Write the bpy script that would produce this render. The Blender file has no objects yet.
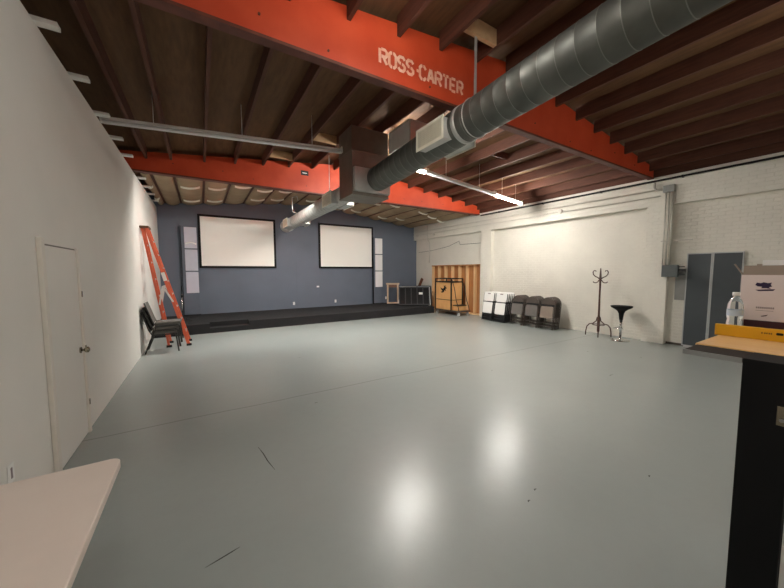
import bpy, bmesh, math, random
from mathutils import Vector, Matrix, Euler
PI = math.pi
scn = bpy.context.scene
COL = scn.collection
random.seed(7)

# ------------------------------------------------------------------ camera, world, exposure
F_PX = 313.0
yaw, pitch, roll = math.radians(31.479), math.radians(4.054), math.radians(0.2108)
fwd = Vector((math.sin(yaw)*math.cos(pitch), math.cos(yaw)*math.cos(pitch), -math.sin(pitch)))
r0 = Vector((math.cos(yaw), -math.sin(yaw), 0)); d0 = fwd.cross(r0)
cr, sr = math.cos(roll), math.sin(roll)
right = cr*r0 + sr*d0; down = -sr*r0 + cr*d0
cam = bpy.data.cameras.new('camera'); cam_o = bpy.data.objects.new('camera', cam); COL.objects.link(cam_o)
cam.sensor_fit = 'HORIZONTAL'; cam.sensor_width = 36.0; cam.lens = F_PX/784*36.0
cam.clip_start = 0.02; cam.clip_end = 100
up, back = -down, -fwd
cam_o.matrix_world = Matrix(((right.x, up.x, back.x, 0.0), (right.y, up.y, back.y, 0.0), (right.z, up.z, back.z, 1.7), (0, 0, 0, 1)))
scn.camera = cam_o

w = bpy.data.worlds.new('world'); scn.world = w; w.use_nodes = True
w.node_tree.nodes['Background'].inputs[0].default_value = (0.5, 0.5, 0.5, 1)
w.node_tree.nodes['Background'].inputs[1].default_value = 0.05
scn.view_settings.view_transform = 'Standard'; scn.view_settings.look = 'None'
scn.view_settings.gamma = 1.0; scn.view_settings.use_curve_mapping = False
scn.view_settings.exposure = 0.65
LAMP_WALL = 230.0     # the tubes next to the brick wall
LAMP_MID = 440.0      # lit tubes in the middle bay
LAMP_NEAR = 48.0      # tubes of the near bay, over and beside the camera
LAMP_RIGHT = 30.0     # the one of them over the counter side
LAMP_TABLE = 44.0     # the one over the folding table
LAMP_FAR = 120.0       # flat panel lights up behind the second beam
LAMP_COLOR = (1.0, 0.96, 0.89)

# ------------------------------------------------------------------ materials
def lin(c):
    return tuple(((v/255)/12.92 if v/255 <= 0.04045 else ((v/255+0.055)/1.055)**2.4) for v in c) + (1.0,)

def mat(name, rgb, rough=0.6, metal=0.0, var=0.08, scale=6.0, bump=0.0, bscale=60.0, spec=0.5, stretch=None, rgb2=None, coat=0.0):
    m = bpy.data.materials.new(name); m.use_nodes = True
    nt = m.node_tree; N = nt.nodes; L = nt.links
    b = N['Principled BSDF']
    b.inputs['Roughness'].default_value = rough; b.inputs['Metallic'].default_value = metal
    b.inputs['Specular IOR Level'].default_value = spec
    if coat: b.inputs['Coat Weight'].default_value = coat; b.inputs['Coat Roughness'].default_value = 0.15
    tc = N.new('ShaderNodeTexCoord'); mp = N.new('ShaderNodeMapping')
    L.new(tc.outputs['Object'], mp.inputs[0])
    if stretch: mp.inputs['Scale'].default_value = stretch
    nz = N.new('ShaderNodeTexNoise'); nz.inputs['Scale'].default_value = scale; nz.inputs['Detail'].default_value = 5
    L.new(mp.outputs[0], nz.inputs[0])
    rp = N.new('ShaderNodeValToRGB')
    c = lin(rgb)
    if rgb2: lo, hi = c, lin(rgb2)
    else: lo = tuple(v*(1-var) for v in c[:3])+(1,); hi = tuple(min(1, v*(1+var)) for v in c[:3])+(1,)
    rp.color_ramp.elements[0].color = lo; rp.color_ramp.elements[1].color = hi
    rp.color_ramp.elements[0].position = 0.3; rp.color_ramp.elements[1].position = 0.7
    L.new(nz.outputs['Fac'], rp.inputs[0]); L.new(rp.outputs[0], b.inputs['Base Color'])
    if bump:
        n2 = N.new('ShaderNodeTexNoise'); n2.inputs['Scale'].default_value = bscale; n2.inputs['Detail'].default_value = 4
        L.new(mp.outputs[0], n2.inputs[0])
        bp = N.new('ShaderNodeBump'); bp.inputs['Strength'].default_value = bump; bp.inputs['Distance'].default_value = 0.01
        L.new(n2.outputs['Fac'], bp.inputs['Height']); L.new(bp.outputs[0], b.inputs['Normal'])
    return m

def emit_mat(name, strength, color=LAMP_COLOR):
    m = bpy.data.materials.new(name); m.use_nodes = True
    b = m.node_tree.nodes['Principled BSDF']
    b.inputs['Base Color'].default_value = (0.9, 0.9, 0.9, 1)
    b.inputs['Emission Color'].default_value = color + (1.0,); b.inputs['Emission Strength'].default_value = strength
    return m

def floor_mat():
    m = mat('painted_concrete', (152, 158, 155), 0.3, var=0.04, scale=0.6)
    nt = m.node_tree; N = nt.nodes; L = nt.links; b = N['Principled BSDF']
    tc = N.new('ShaderNodeTexCoord')
    base = b.inputs['Base Color'].links[0].from_socket
    # fine speckle of wear
    n = N.new('ShaderNodeTexNoise'); n.inputs['Scale'].default_value = 9; n.inputs['Detail'].default_value = 8; n.inputs['Roughness'].default_value = 0.7
    L.new(tc.outputs['Object'], n.inputs[0])
    r = N.new('ShaderNodeValToRGB'); r.color_ramp.elements[0].position = 0.25; r.color_ramp.elements[1].position = 0.6
    r.color_ramp.elements[0].color = (0.97, 0.97, 0.97, 1); r.color_ramp.elements[1].color = (1, 1, 1, 1)
    L.new(n.outputs['Fac'], r.inputs[0])
    mx = N.new('ShaderNodeMix'); mx.data_type = 'RGBA'; mx.blend_type = 'MULTIPLY'; mx.inputs[0].default_value = 1
    L.new(base, mx.inputs[6]); L.new(r.outputs[0], mx.inputs[7])
    # joint crossing the slab at y = 4.27
    b.inputs['Coat Weight'].default_value = 0.5; b.inputs['Coat Roughness'].default_value = 0.48
    sx = N.new('ShaderNodeSeparateXYZ'); L.new(tc.outputs['Object'], sx.inputs[0])
    wob = N.new('ShaderNodeTexNoise'); wob.inputs['Scale'].default_value = 1.3; L.new(tc.outputs['Object'], wob.inputs[0])
    a = N.new('ShaderNodeMath'); a.operation = 'MULTIPLY_ADD'; a.inputs[1].default_value = 0.05; L.new(wob.outputs['Fac'], a.inputs[0]); L.new(sx.outputs['Y'], a.inputs[2])
    s = N.new('ShaderNodeMath'); s.operation = 'SUBTRACT'; s.inputs[1].default_value = 4.275; L.new(a.outputs[0], s.inputs[0])
    ab = N.new('ShaderNodeMath'); ab.operation = 'ABSOLUTE'; L.new(s.outputs[0], ab.inputs[0])
    mr = N.new('ShaderNodeMapRange'); mr.inputs['From Min'].default_value = 0.004; mr.inputs['From Max'].default_value = 0.013
    mr.inputs['To Min'].default_value = 0.6; mr.inputs['To Max'].default_value = 1.0
    L.new(ab.outputs[0], mr.inputs['Value'])
    m2 = N.new('ShaderNodeMix'); m2.data_type = 'RGBA'; m2.blend_type = 'MULTIPLY'; m2.inputs[0].default_value = 1
    L.new(mx.outputs[2], m2.inputs[6]); L.new(mr.outputs[0], m2.inputs[7]); L.new(m2.outputs[2], b.inputs['Base Color'])
    # roughness and slight ripple
    n3 = N.new('ShaderNodeTexNoise'); n3.inputs['Scale'].default_value = 34; n3.inputs['Detail'].default_value = 9; n3.inputs['Roughness'].default_value = 0.72
    L.new(tc.outputs['Object'], n3.inputs[0])
    r3 = N.new('ShaderNodeMapRange'); r3.inputs['From Min'].default_value = 0.2; r3.inputs['From Max'].default_value = 0.8
    r3.inputs['To Min'].default_value = 0.21; r3.inputs['To Max'].default_value = 0.265
    r3.clamp = True; L.new(n3.outputs['Fac'], r3.inputs['Value']); L.new(r3.outputs[0], b.inputs['Roughness'])
    b.inputs['Specular IOR Level'].default_value = 0.22
    bp = N.new('ShaderNodeBump'); bp.inputs['Strength'].default_value = 0.4; bp.inputs['Distance'].default_value = 0.0025
    L.new(n3.outputs['Fac'], bp.inputs['Height']); L.new(bp.outputs[0], b.inputs['Normal'])
    return m

def brick_mat():
    m = mat('white_painted_brick', (226, 222, 211), 0.6, var=0.04, scale=2.0)
    nt = m.node_tree; N = nt.nodes; L = nt.links; b = N['Principled BSDF']
    tc = N.new('ShaderNodeTexCoord'); sx = N.new('ShaderNodeSeparateXYZ'); cb = N.new('ShaderNodeCombineXYZ')
    L.new(tc.outputs['Object'], sx.inputs[0]); L.new(sx.outputs['Y'], cb.inputs[0]); L.new(sx.outputs['Z'], cb.inputs[1])
    br = N.new('ShaderNodeTexBrick'); br.inputs['Scale'].default_value = 1.0
    br.inputs['Brick Width'].default_value = 0.21; br.inputs['Row Height'].default_value = 0.075
    br.inputs['Mortar Size'].default_value = 0.006; br.inputs['Mortar Smooth'].default_value = 0.6
    L.new(cb.outputs[0], br.inputs['Vector'])
    nz = N.new('ShaderNodeTexNoise'); nz.inputs['Scale'].default_value = 9; nz.inputs['Detail'].default_value = 8; nz.inputs['Roughness'].default_value = 0.65
    L.new(tc.outputs['Object'], nz.inputs[0])
    mm = N.new('ShaderNodeMath'); mm.operation = 'MULTIPLY_ADD'; mm.inputs[1].default_value = -0.38
    L.new(br.outputs['Fac'], mm.inputs[0]); L.new(nz.outputs['Fac'], mm.inputs[2])
    bp = N.new('ShaderNodeBump'); bp.inputs['Strength'].default_value = 0.8; bp.inputs['Distance'].default_value = 0.02
    L.new(mm.outputs[0], bp.inputs['Height']); L.new(bp.outputs[0], b.inputs['Normal'])
    return m

def duct_mat(name, rgb, rough=0.4, metal=0.85):
    m = mat(name, rgb, rough, metal, var=0.12, scale=5.0, bump=0.06, bscale=12)
    return m

M = {}
M['floor'] = floor_mat(); M['brick'] = brick_mat()
M['drywall'] = mat('white_drywall', (230, 227, 221), 0.55, var=0.02, scale=2, bump=0.05, bscale=120)
M['blue_wall'] = mat('slate_blue_paint', (97, 106, 120), 0.6, var=0.05, scale=1.5, bump=0.04, bscale=90)
M['deck'] = mat('brown_plywood_deck', (86, 56, 31), 0.8, rgb2=(106, 73, 43), scale=3.0, stretch=(6, 1, 1))
M['joist'] = mat('dark_timber_joist', (76, 40, 25), 0.75, rgb2=(94, 54, 36), scale=4.0, stretch=(8, 0.7, 8))
M['batt'] = mat('kraft_paper_batt', (146, 124, 97), 0.75, rgb2=(166, 144, 115), scale=2.5, bump=0.3, bscale=9)
M['paper'] = mat('white_torn_paper', (225, 220, 205), 0.7)
M['red'] = mat('red_oxide_paint', (188, 62, 28), 0.5, rgb2=(200, 75, 40), scale=3.0, bump=0.05, bscale=25)
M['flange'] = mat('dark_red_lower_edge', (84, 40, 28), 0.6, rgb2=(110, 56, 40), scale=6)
M['stencil'] = mat('faded_stencil_paint', (244, 206, 186), 0.7, rgb2=(232, 160, 130), scale=14)
M['white_metal'] = mat('white_enamel', (225, 224, 220), 0.4, var=0.02)
M['white_paint'] = mat('white_trim_paint', (228, 222, 212), 0.4, var=0.02)
M['unlit'] = mat('unlit_tube', (235, 236, 236), 0.3, var=0.01)
M['duct'] = duct_mat('dark_galvanised_duct', (92, 93, 88), 0.5, 0.55)
M['seam'] = mat('bright_duct_seam', (118, 119, 114), 0.35, 0.5)
M['galv'] = duct_mat('galvanised_sheet', (190, 190, 186), 0.42, 0.45)
M['plenum'] = duct_mat('dull_brown_sheet_metal', (126, 118, 108), 0.45, 0.6)
M['grille'] = mat('cream_register_paint', (242, 238, 222), 0.5)
M['grille_dark'] = mat('register_louver_paint', (226, 220, 198), 0.6)
M['screen'] = mat('projection_screen_fabric', (250, 249, 243), 0.7, var=0.004)
M['black'] = mat('black_satin_paint', (14, 14, 15), 0.6, var=0.2, spec=0.2)
M['rib'] = mat('dark_grey_rib', (58, 58, 60), 0.6, spec=0.2)
M['black_plastic'] = mat('black_plastic', (24, 24, 26), 0.4, var=0.15)
M['carpet'] = mat('black_carpet', (23, 22, 24), 0.95, var=0.25, scale=60, bump=0.5, bscale=200)
M['pale_panel'] = mat('frosted_pale_panel', (190, 194, 208), 0.5, var=0.03)
M['white_panel'] = mat('white_diffuser_panel', (236, 234, 236), 0.5, var=0.02)
M['board'] = mat('slate_board', (92, 100, 113), 0.6, var=0.05)
M['orange'] = mat('orange_fibreglass', (214, 98, 66), 0.45, var=0.08)
M['alu'] = mat('aluminium', (190, 190, 188), 0.35, 0.9, var=0.05)
M['chrome'] = mat('chrome', (215, 215, 215), 0.12, 1.0, var=0.02)
M['brass'] = mat('worn_steel_knob', (170, 160, 140), 0.25, 1.0)
M['grey_fabric'] = mat('dark_grey_upholstery', (92, 88, 84), 0.9, var=0.12, scale=40, bump=0.3, bscale=150)
M['dark_frame'] = mat('dark_olive_steel', (40, 38, 34), 0.45, 0.3)
M['fold_frame'] = mat('brown_grey_steel', (82, 74, 68), 0.4, 0.2)
M['fold_pad'] = mat('grey_seat_pad', (106, 102, 98), 0.8, var=0.08)
M['fold_pad_beige'] = mat('taupe_seat_pad', (138, 124, 112), 0.8, var=0.08)
M['white_plastic'] = mat('white_plastic', (240, 239, 236), 0.4, var=0.02)
M['table_top'] = mat('pinkish_white_laminate', (222, 208, 198), 0.45, var=0.02, bump=0.05, bscale=200)
M['table_edge'] = mat('grey_brown_edge', (118, 106, 96), 0.5)
M['ply'] = mat('orange_plywood', (214, 160, 100), 0.6, rgb2=(226, 176, 116), scale=3, stretch=(1, 6, 0.8))
M['stud'] = mat('pine_stud', (230, 190, 138), 0.65, rgb2=(238, 204, 156), scale=5, stretch=(8, 8, 0.6))
M['sheath'] = mat('orange_brown_sheathing', (178, 120, 72), 0.7, rgb2=(194, 138, 88), scale=4, stretch=(1, 5, 0.7))
M['blockwood'] = mat('pale_blocking', (190, 150, 108), 0.7, rgb2=(206, 170, 130), scale=9)
M['oak'] = mat('pale_wood_frame', (176, 152, 126), 0.6, rgb2=(194, 170, 146), scale=8)
M['brownwood'] = mat('brown_plank', (96, 60, 40), 0.6, var=0.15, scale=8)
M['rackwood'] = mat('dark_bentwood', (72, 42, 30), 0.35, var=0.15)
M['partition'] = mat('slate_partition_panel', (62, 68, 72), 0.6, var=0.04, bump=0.06, bscale=120)
M['edge'] = mat('pale_grey_edge', (182, 184, 184), 0.5)
M['grey_box'] = mat('grey_electrical_enamel', (84, 90, 90), 0.5)
M['grey_panel'] = mat('grey_wall_panel', (138, 138, 134), 0.55)
M['conduit'] = mat('dull_conduit', (190, 186, 176), 0.4, 0.4)
M['painted_conduit'] = mat('white_painted_conduit', (214, 210, 200), 0.55)
M['black_pipe'] = mat('black_iron_pipe', (22, 20, 19), 0.5, 0.3)
M['cable'] = mat('thin_grey_cable', (90, 88, 84), 0.6)
M['counter_wood'] = mat('maple_counter', (226, 178, 118), 0.35, rgb2=(238, 196, 140), scale=4, stretch=(8, 0.8, 8))
M['counter_edge'] = mat('grey_metal_edge', (150, 152, 152), 0.4, 0.4)
M['dark_ledge'] = mat('dark_brown_ledge', (44, 38, 34), 0.7, spec=0.2)
M['white_sheet'] = mat('bright_white_paper', (252, 251, 248), 0.6, var=0.01)
M['yellow'] = mat('yellow_enamel', (222, 164, 14), 0.4, var=0.05)
M['carton'] = mat('white_carton', (226, 214, 212), 0.6, var=0.02)
M['carton_in'] = mat('grey_brown_card', (150, 136, 124), 0.8, var=0.05)
M['purple'] = mat('dark_purple_ink', (38, 18, 60), 0.6)
M['maroon'] = mat('dark_maroon_ink', (56, 16, 30), 0.6)
M['grey_ink'] = mat('grey_ink', (140, 128, 130), 0.7)
M['scuff'] = mat('black_scuff', (38, 38, 36), 0.6)
M['blue_label'] = mat('pale_blue_label', (188, 202, 216), 0.5)
M['lit_mid'] = emit_mat('lit_tube', LAMP_MID)
M['lit_wall'] = emit_mat('lit_tube_by_wall', LAMP_WALL)
M['lit_table'] = emit_mat('lit_tube_over_table', LAMP_TABLE)
M['lit_right'] = emit_mat('lit_tube_dimmer', LAMP_RIGHT)
M['lit_far'] = emit_mat('lit_diffuser', LAMP_FAR)
M['lit_near'] = emit_mat('lit_tube_near', LAMP_NEAR)
g = bpy.data.materials.new('clear_plastic'); g.use_nodes = True
gb = g.node_tree.nodes['Principled BSDF']
gb.inputs['Base Color'].default_value = (0.95, 0.97, 1, 1); gb.inputs['Roughness'].default_value = 0.05
gb.inputs['Transmission Weight'].default_value = 1.0; gb.inputs['IOR'].default_value = 1.2
M['clear'] = g
M['duct_wrap'] = mat('bright_duct_wrap', (228, 228, 226), 0.45, 0.1, var=0.05)

# ------------------------------------------------------------------ mesh building
class B:
    def __init__(s): s.bm = bmesh.new()
    def box(s, x0, x1, y0, y1, z0, z1, mtx=None, mi=0):
        vs = [s.bm.verts.new(Vector(p) if mtx is None else mtx @ Vector(p)) for p in
              ((x0,y0,z0),(x1,y0,z0),(x1,y1,z0),(x0,y1,z0),(x0,y0,z1),(x1,y0,z1),(x1,y1,z1),(x0,y1,z1))]
        for f in ((0,3,2,1),(4,5,6,7),(0,1,5,4),(1,2,6,5),(2,3,7,6),(3,0,4,7)):
            s.bm.faces.new([vs[i] for i in f]).material_index = mi
        return s
    def bar(s, a, b, wx, wy, upv=(0,0,1)):
        """rectangular bar from a to b; wx across (perpendicular to upv), wy along upv"""
        a, b = Vector(a), Vector(b); d = (b-a).normalized(); u = Vector(upv)
        x = d.cross(u)
        if x.length < 1e-4: x = d.cross(Vector((1,0,0)))
        x.normalize(); y = x.cross(d).normalized()
        m = Matrix(((x.x,y.x,d.x,a.x),(x.y,y.y,d.y,a.y),(x.z,y.z,d.z,a.z),(0,0,0,1)))
        return s.box(-wx/2, wx/2, -wy/2, wy/2, 0, (b-a).length, m)
    def tube(s, pts, r, seg=10, closed=False, cap=True, smooth=True):
        pts = [Vector(p) for p in pts]; n = len(pts); rings = []
        rr = r if isinstance(r, (list, tuple)) else [r]*n
        pn = None
        for i, p in enumerate(pts):
            if closed: t = (pts[(i+1) % n]-pts[i-1]).normalized()
            else:
                t = (pts[min(i+1, n-1)]-pts[max(i-1, 0)]).normalized()
            if pn is None:
                pn = t.orthogonal().normalized()
            pn = (pn - t*pn.dot(t))
            if pn.length < 1e-6: pn = t.orthogonal()
            pn.normalize(); q = t.cross(pn)
            rings.append([s.bm.verts.new(p + (pn*math.cos(2*PI*k/seg) + q*math.sin(2*PI*k/seg))*rr[i]) for k in range(seg)])
        m = n if closed else n-1
        for i in range(m):
            A, C = rings[i], rings[(i+1) % n]
            off = 0
            if closed and i == n-1:
                off = min(range(seg), key=lambda o: (A[0].co-C[o].co).length)
            for k in range(seg):
                f = s.bm.faces.new((A[k], A[(k+1)%seg], C[(k+1+off)%seg], C[(k+off)%seg])); f.smooth = smooth
        if cap and not closed:
            s.bm.faces.new(rings[0][::-1]); s.bm.faces.new(rings[-1])
        return s
    def lathe(s, prof, c=(0,0,0), seg=24, smooth=True):
        c = Vector(c); rings = []
        for r, z in prof:
            rings.append([s.bm.verts.new(c + Vector((max(r,1e-4)*math.cos(2*PI*k/seg), max(r,1e-4)*math.sin(2*PI*k/seg), z))) for k in range(seg)])
        for i in range(len(rings)-1):
            for k in range(seg):
                f = s.bm.faces.new((rings[i][k], rings[i][(k+1)%seg], rings[i+1][(k+1)%seg], rings[i+1][k])); f.smooth = smooth
        s.bm.faces.new(rings[0][::-1]); s.bm.faces.new(rings[-1])
        return s
    def prism(s, poly, axis, a, b):
        """poly: 2D points; axis 'X','Y' or 'Z' the extrusion axis from a to b"""
        def P(u, v, t): return {'X': (t,u,v), 'Y': (u,t,v), 'Z': (u,v,t)}[axis]
        A = [s.bm.verts.new(P(u,v,a)) for u,v in poly]; C = [s.bm.verts.new(P(u,v,b)) for u,v in poly]
        n = len(poly)
        s.bm.faces.new(A[::-1]); s.bm.faces.new(C)
        for i in range(n): s.bm.faces.new((A[i], A[(i+1)%n], C[(i+1)%n], C[i]))
        return s
    def build(s, name, material, parent=None, origin=(0,0,0), bevel=0.0, bseg=2):
        bmesh.ops.recalc_face_normals(s.bm, faces=s.bm.faces[:])
        if any(origin):
            bmesh.ops.translate(s.bm, vec=-Vector(origin), verts=s.bm.verts[:])
        me = bpy.data.meshes.new(name); s.bm.to_mesh(me); s.bm.free()
        for x in (material if isinstance(material, (list, tuple)) else [material]): me.materials.append(x)
        o = bpy.data.objects.new(name, me); COL.objects.link(o)
        if parent: o.parent = parent
        elif any(origin): o.location = origin
        if bevel:
            md = o.modifiers.new('bevel', 'BEVEL'); md.width = bevel; md.segments = bseg; md.limit_method = 'ANGLE'; md.angle_limit = math.radians(40)
        return o

def tag(o, label=None, cat=None, group=None, kind=None):
    if label: o['label'] = label
    if cat: o['category'] = cat
    if group: o['group'] = group
    if kind: o['kind'] = kind
    return o
def thing(name, label, cat, loc=(0,0,0), rz=0, group=None):
    o = bpy.data.objects.new(name, None); COL.objects.link(o); o.location = loc; o.rotation_euler = (0,0,rz)
    o.empty_display_size = 0.1
    return tag(o, label, cat, group)
def struct(o): o['kind'] = 'structure'; return o
def arc(cx, cz, r, a0, a1, n=10):
    return [(cx+r*math.cos(math.radians(a0+(a1-a0)*i/n)), cz+r*math.sin(math.radians(a0+(a1-a0)*i/n))) for i in range(n+1)]
def copy_tree(o, parent=None):
    c = o.copy(); COL.objects.link(c)
    if parent: c.parent = parent
    for ch in o.children: copy_tree(ch, c)
    return c
def rrect(x0, x1, y0, y1, r, n=5):
    p = []
    for cx, cy, a in ((x1-r,y1-r,0),(x0+r,y1-r,90),(x0+r,y0+r,180),(x1-r,y0+r,270)): p += arc(cx, cy, r, a, a+90, n)
    return p

# ------------------------------------------------------------------ room shell
XL, XR, XP = -1.09, 9.27, 9.12            # left wall, right recess face, pilaster face
YB, YF = 12.5, -1.4                       # back wall, wall behind the camera
YN, YM = 3.18, 8.40                       # camera side of the near and the far red beam
def zt(x): return min(4.166+0.105*x, 5.04-0.12*x)      # underside of the joists
XRIDGE = (5.04-4.166)/0.225

struct(B().box(-1.8, 9.7, YF-0.2, YB+0.3, -0.15, 0).build('floor', M['floor']))
fl = bpy.data.objects['floor']
def scuff(pts, wd):
    b = B()
    for i in range(len(pts)-1):
        (x0,y0),(x1,y1) = pts[i], pts[i+1]; d = Vector((x1-x0,y1-y0)).normalized(); n = Vector((-d.y,d.x))
        w0 = wd*(0.3 if i == 0 else 1); w1 = wd*(0.3 if i == len(pts)-2 else 1)
        v = [b.bm.verts.new((x0-n.x*w0,y0-n.y*w0,0.0012)), b.bm.verts.new((x1-n.x*w1,y1-n.y*w1,0.0012)), b.bm.verts.new((x1+n.x*w1,y1+n.y*w1,0.0012)), b.bm.verts.new((x0+n.x*w0,y0+n.y*w0,0.0012))]
        b.bm.faces.new(v)
    b.build('scuff_mark', M['scuff'], fl)
scuff([(0.416,3.194),(0.44,3.05),(0.455,2.9),(0.485,2.733)], 0.0045)
scuff([(-0.043,2.007),(0.03,2.024),(0.10,2.042),(0.145,2.054)], 0.0045)
for x, y, l in ((1.2,3.9,.05),(2.0,1.35,.03),(2.15,1.4,.03),(5.6,2.4,.14),(6.9,3.4,.1),(4.2,3.6,.04),(1.6,6.2,.06),(3.1,1.0,.03),(7.3,2.6,.08)):
    scuff([(x,y),(x+l*.5,y+.01),(x+l,y+.005)], 0.006)

# left wall (partition, stops short of the roof)
wl = struct(B().box(XL-0.14, XL, YF, YB, 0, 3.78).build('wall_left', M['drywall']))
for y in (1.2, 2.1, 3.0, 3.86, 4.72, 5.64, 6.5, 7.35, 8.95, 9.75, 10.6, 11.5):
    B().box(XL-0.10, XL+0.145, y, y+0.09, 3.781, 3.815).build('blocking', M['drywall'], wl)
struct(B().box(-1.8, -1.7, YF, YB, 0, 4.25).build('wall_outer', M['deck']))
struct(B().box(-1.8, 9.7, YB, YB+0.2, 0, 4.6).build('wall_back', M['blue_wall']))
wb = bpy.data.objects['wall_back']
# seams in the blue wall board
B().box(3.24, 3.252, YB-0.003, YB, 0.30, 2.15).build('board_seam', M['board'], wb)
B().box(4.17, 4.182, YB-0.003, YB, 0.30, 0.85).build('board_seam', M['board'], wb)
struct(B().box(-1.8, 9.7, YF-0.2, YF, 0, 4.8).build('wall_front', M['drywall']))

# right wall: brick with recessed panels between pilasters, stud opening near the back
rw = B(); YO = 8.34
rw.box(XR, 9.6, YF, YO, 0, 3.2); rw.box(XR, 9.6, YO, 11.35, 1.985, 3.2); rw.box(XR, 9.6, 11.35, YB, 0, 3.2); rw.box(9.46, 9.6, YO, 11.35, 0, 1.985)
rw.box(XP, 9.6, YF, YB, 3.2, 3.86)
for y0, y1 in ((7.86, YO), (2.84, 3.27)): rw.box(XP, XR, y0, y1, 0, 3.2)
wr = struct(rw.build('wall_right', M['brick']))
B().box(9.44, 9.459, YO+0.002, 11.348, 0, 1.983).build('sheathing', M['sheath'], wr)
for i in range(8):
    y = YO+0.02 + i*0.42
    B().box(9.29, 9.438, y, y+0.042, 0.045, 1.94).build('stud', M['stud'], wr)
B().box(9.285, 9.44, YO+0.002, 11.348, 0.0, 0.044).build('sole_plate', M['stud'], wr)
B().box(9.285, 9.44, YO+0.002, 11.348, 1.941, 1.983).build('header_plate', M['sheath'], wr)
B().box(XP+0.02, 9.6, YF, YB, 3.861, 4.14).build('ledger', M['joist'], wr)
B().box(XR-0.012, XR-0.001, -1.3, 2.83, 0.0, 0.05).build('floor_line', M['fold_frame'], wr)

# roof deck
dk = B(); zD = 0.22
dk.prism([(-1.8, zt(-1.8)+zD), (XRIDGE, zt(XRIDGE)+zD), (9.7, zt(9.7)+zD), (9.7, zt(9.7)+zD+.06), (XRIDGE, zt(XRIDGE)+zD+.06), (-1.8, zt(-1.8)+zD+.06)], 'Y', YF-0.2, YB+0.3)
ce = struct(dk.build('ceiling', M['deck']))
jx = [-0.86] + [-0.43+0.62*k for k in range(0, 16)]
jx = [x for x in jx if x < 9.05]
for x in jx:
    for y0, y1 in ((YF, YN-0.001), (YN+0.091, YM-0.001)):
        z = zt(x)
        B().box(x-0.022, x+0.022, y0, y1, z, z+zD-0.001).build('roof_joist', M['joist'], ce)
    if x < 8.8: B().box(x-0.022, x+0.022, YM+0.141, YB-0.01, zt(x)-0.16, zt(x)+zD-0.001).build('roof_joist', M['joist'], ce)
# sheet seams and blocking between joists
B().box(3.115, 3.245, 2.86, 2.90, zt(3.2)-0.005, zt(3.2)+zD-0.01)
def blocking(i, y, h=0.2, m='joist', t=0.04):
    x0, x1 = jx[i]+0.023, jx[i+1]-0.023
    zz = max(zt(x0), zt(x1))
    B().box(x0, x1, y, y+t, zz+zD-0.03-h, zz+zD-0.03).build('blocking', M[m], ce)
blocking(6, 2.82, 0.19, 'blockwood', 0.05)
blocking(5, 6.6, 0.18, 'blockwood'); blocking(4, 7.9, 0.17, 'blockwood'); blocking(8, 7.4, 0.17, 'joist'); blocking(11, 5.1, 0.17, 'joist'); blocking(9, 6.9, .17, 'blockwood')
# insulation batts with kraft paper bulging between the joists of the far bay
rnd = random.Random(3)
def batt(x0, x1):
    b = B(); ny, nx = 22, 8; y0, y1 = YM+0.44, YB-0.01; vs = []
    ph = rnd.random()*6
    for j in range(ny+1):
        row = []
        y = y0 + (y1-y0)*j/ny
        for i in range(nx+1):
            u = i/nx; x = x0 + (x1-x0)*u
            sag = 0.085*math.sin(PI*u)**0.6*(0.75+0.25*math.sin(y*2.1+ph)) 
            row.append(b.bm.verts.new((x, y, zt(x)-0.145-sag)))
        vs.append(row)
    for j in range(ny):
        for i in range(nx):
            f = b.bm.faces.new((vs[j][i], vs[j][i+1], vs[j+1][i+1], vs[j+1][i])); f.smooth = True
    # closed upper side
    tp = [[b.bm.verts.new((x, y, zt(x)+0.1)) for x in (x0, x1)] for y in (y0, y1)]
    b.bm.faces.new((tp[0][0], tp[0][1], tp[1][1], tp[1][0]))
    b.bm.faces.new([vs[0][i] for i in range(nx+1)] + [tp[0][1], tp[0][0]])
    b.bm.faces.new([vs[ny][i] for i in range(nx+1)] + [tp[1][1], tp[1][0]])
    b.bm.faces.new([vs[j][0] for j in range(ny+1)] + [tp[1][0], tp[0][0]])
    b.bm.faces.new([vs[j][nx] for j in range(ny+1)] + [tp[1][1], tp[0][1]])
    o = b.build('insulation_batt', M['batt'], ce)
    # torn paper edges hanging at the joints of the batts
    for y in (9.6+rnd.random()*0.5, 11.1+rnd.random()*0.6):
        if rnd.random() < 0.4: continue
        pts = []
        e = 0.12*(x1-x0)
        for i in range(9):
            u = i/8; x = x0+e + (x1-x0-2*e)*u
            pts.append((x, y, zt(x)-0.155-0.085*math.sin(PI*(0.12+0.76*u))**0.6-0.012))
        t = B()
        for i in range(8):
            p, q = pts[i], pts[i+1]
            t.box(0, 0, 0, 0, 0, 0) if False else None
            v = [t.bm.verts.new((p[0], p[1]-0.03, p[2])), t.bm.verts.new((q[0], q[1]-0.03, q[2])), t.bm.verts.new((q[0], q[1]+0.03, q[2]-0.035)), t.bm.verts.new((p[0], p[1]+0.03, p[2]-0.035))]
            t.bm.faces.new(v)
        bmesh.ops.remove_doubles(t.bm, verts=t.bm.verts[:], dist=1e-4)
        to = t.build('paper_edge', M['paper'], o)
        md = to.modifiers.new('thick', 'SOLIDIFY'); md.thickness = 0.006
xs = [XL+0.02] + [x for x in jx if x < 8.6] + [8.89]
for i in range(len(xs)-1):
    if xs[i+1]-xs[i] > 0.2: batt(xs[i]+0.028, xs[i+1]-0.028)

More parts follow.
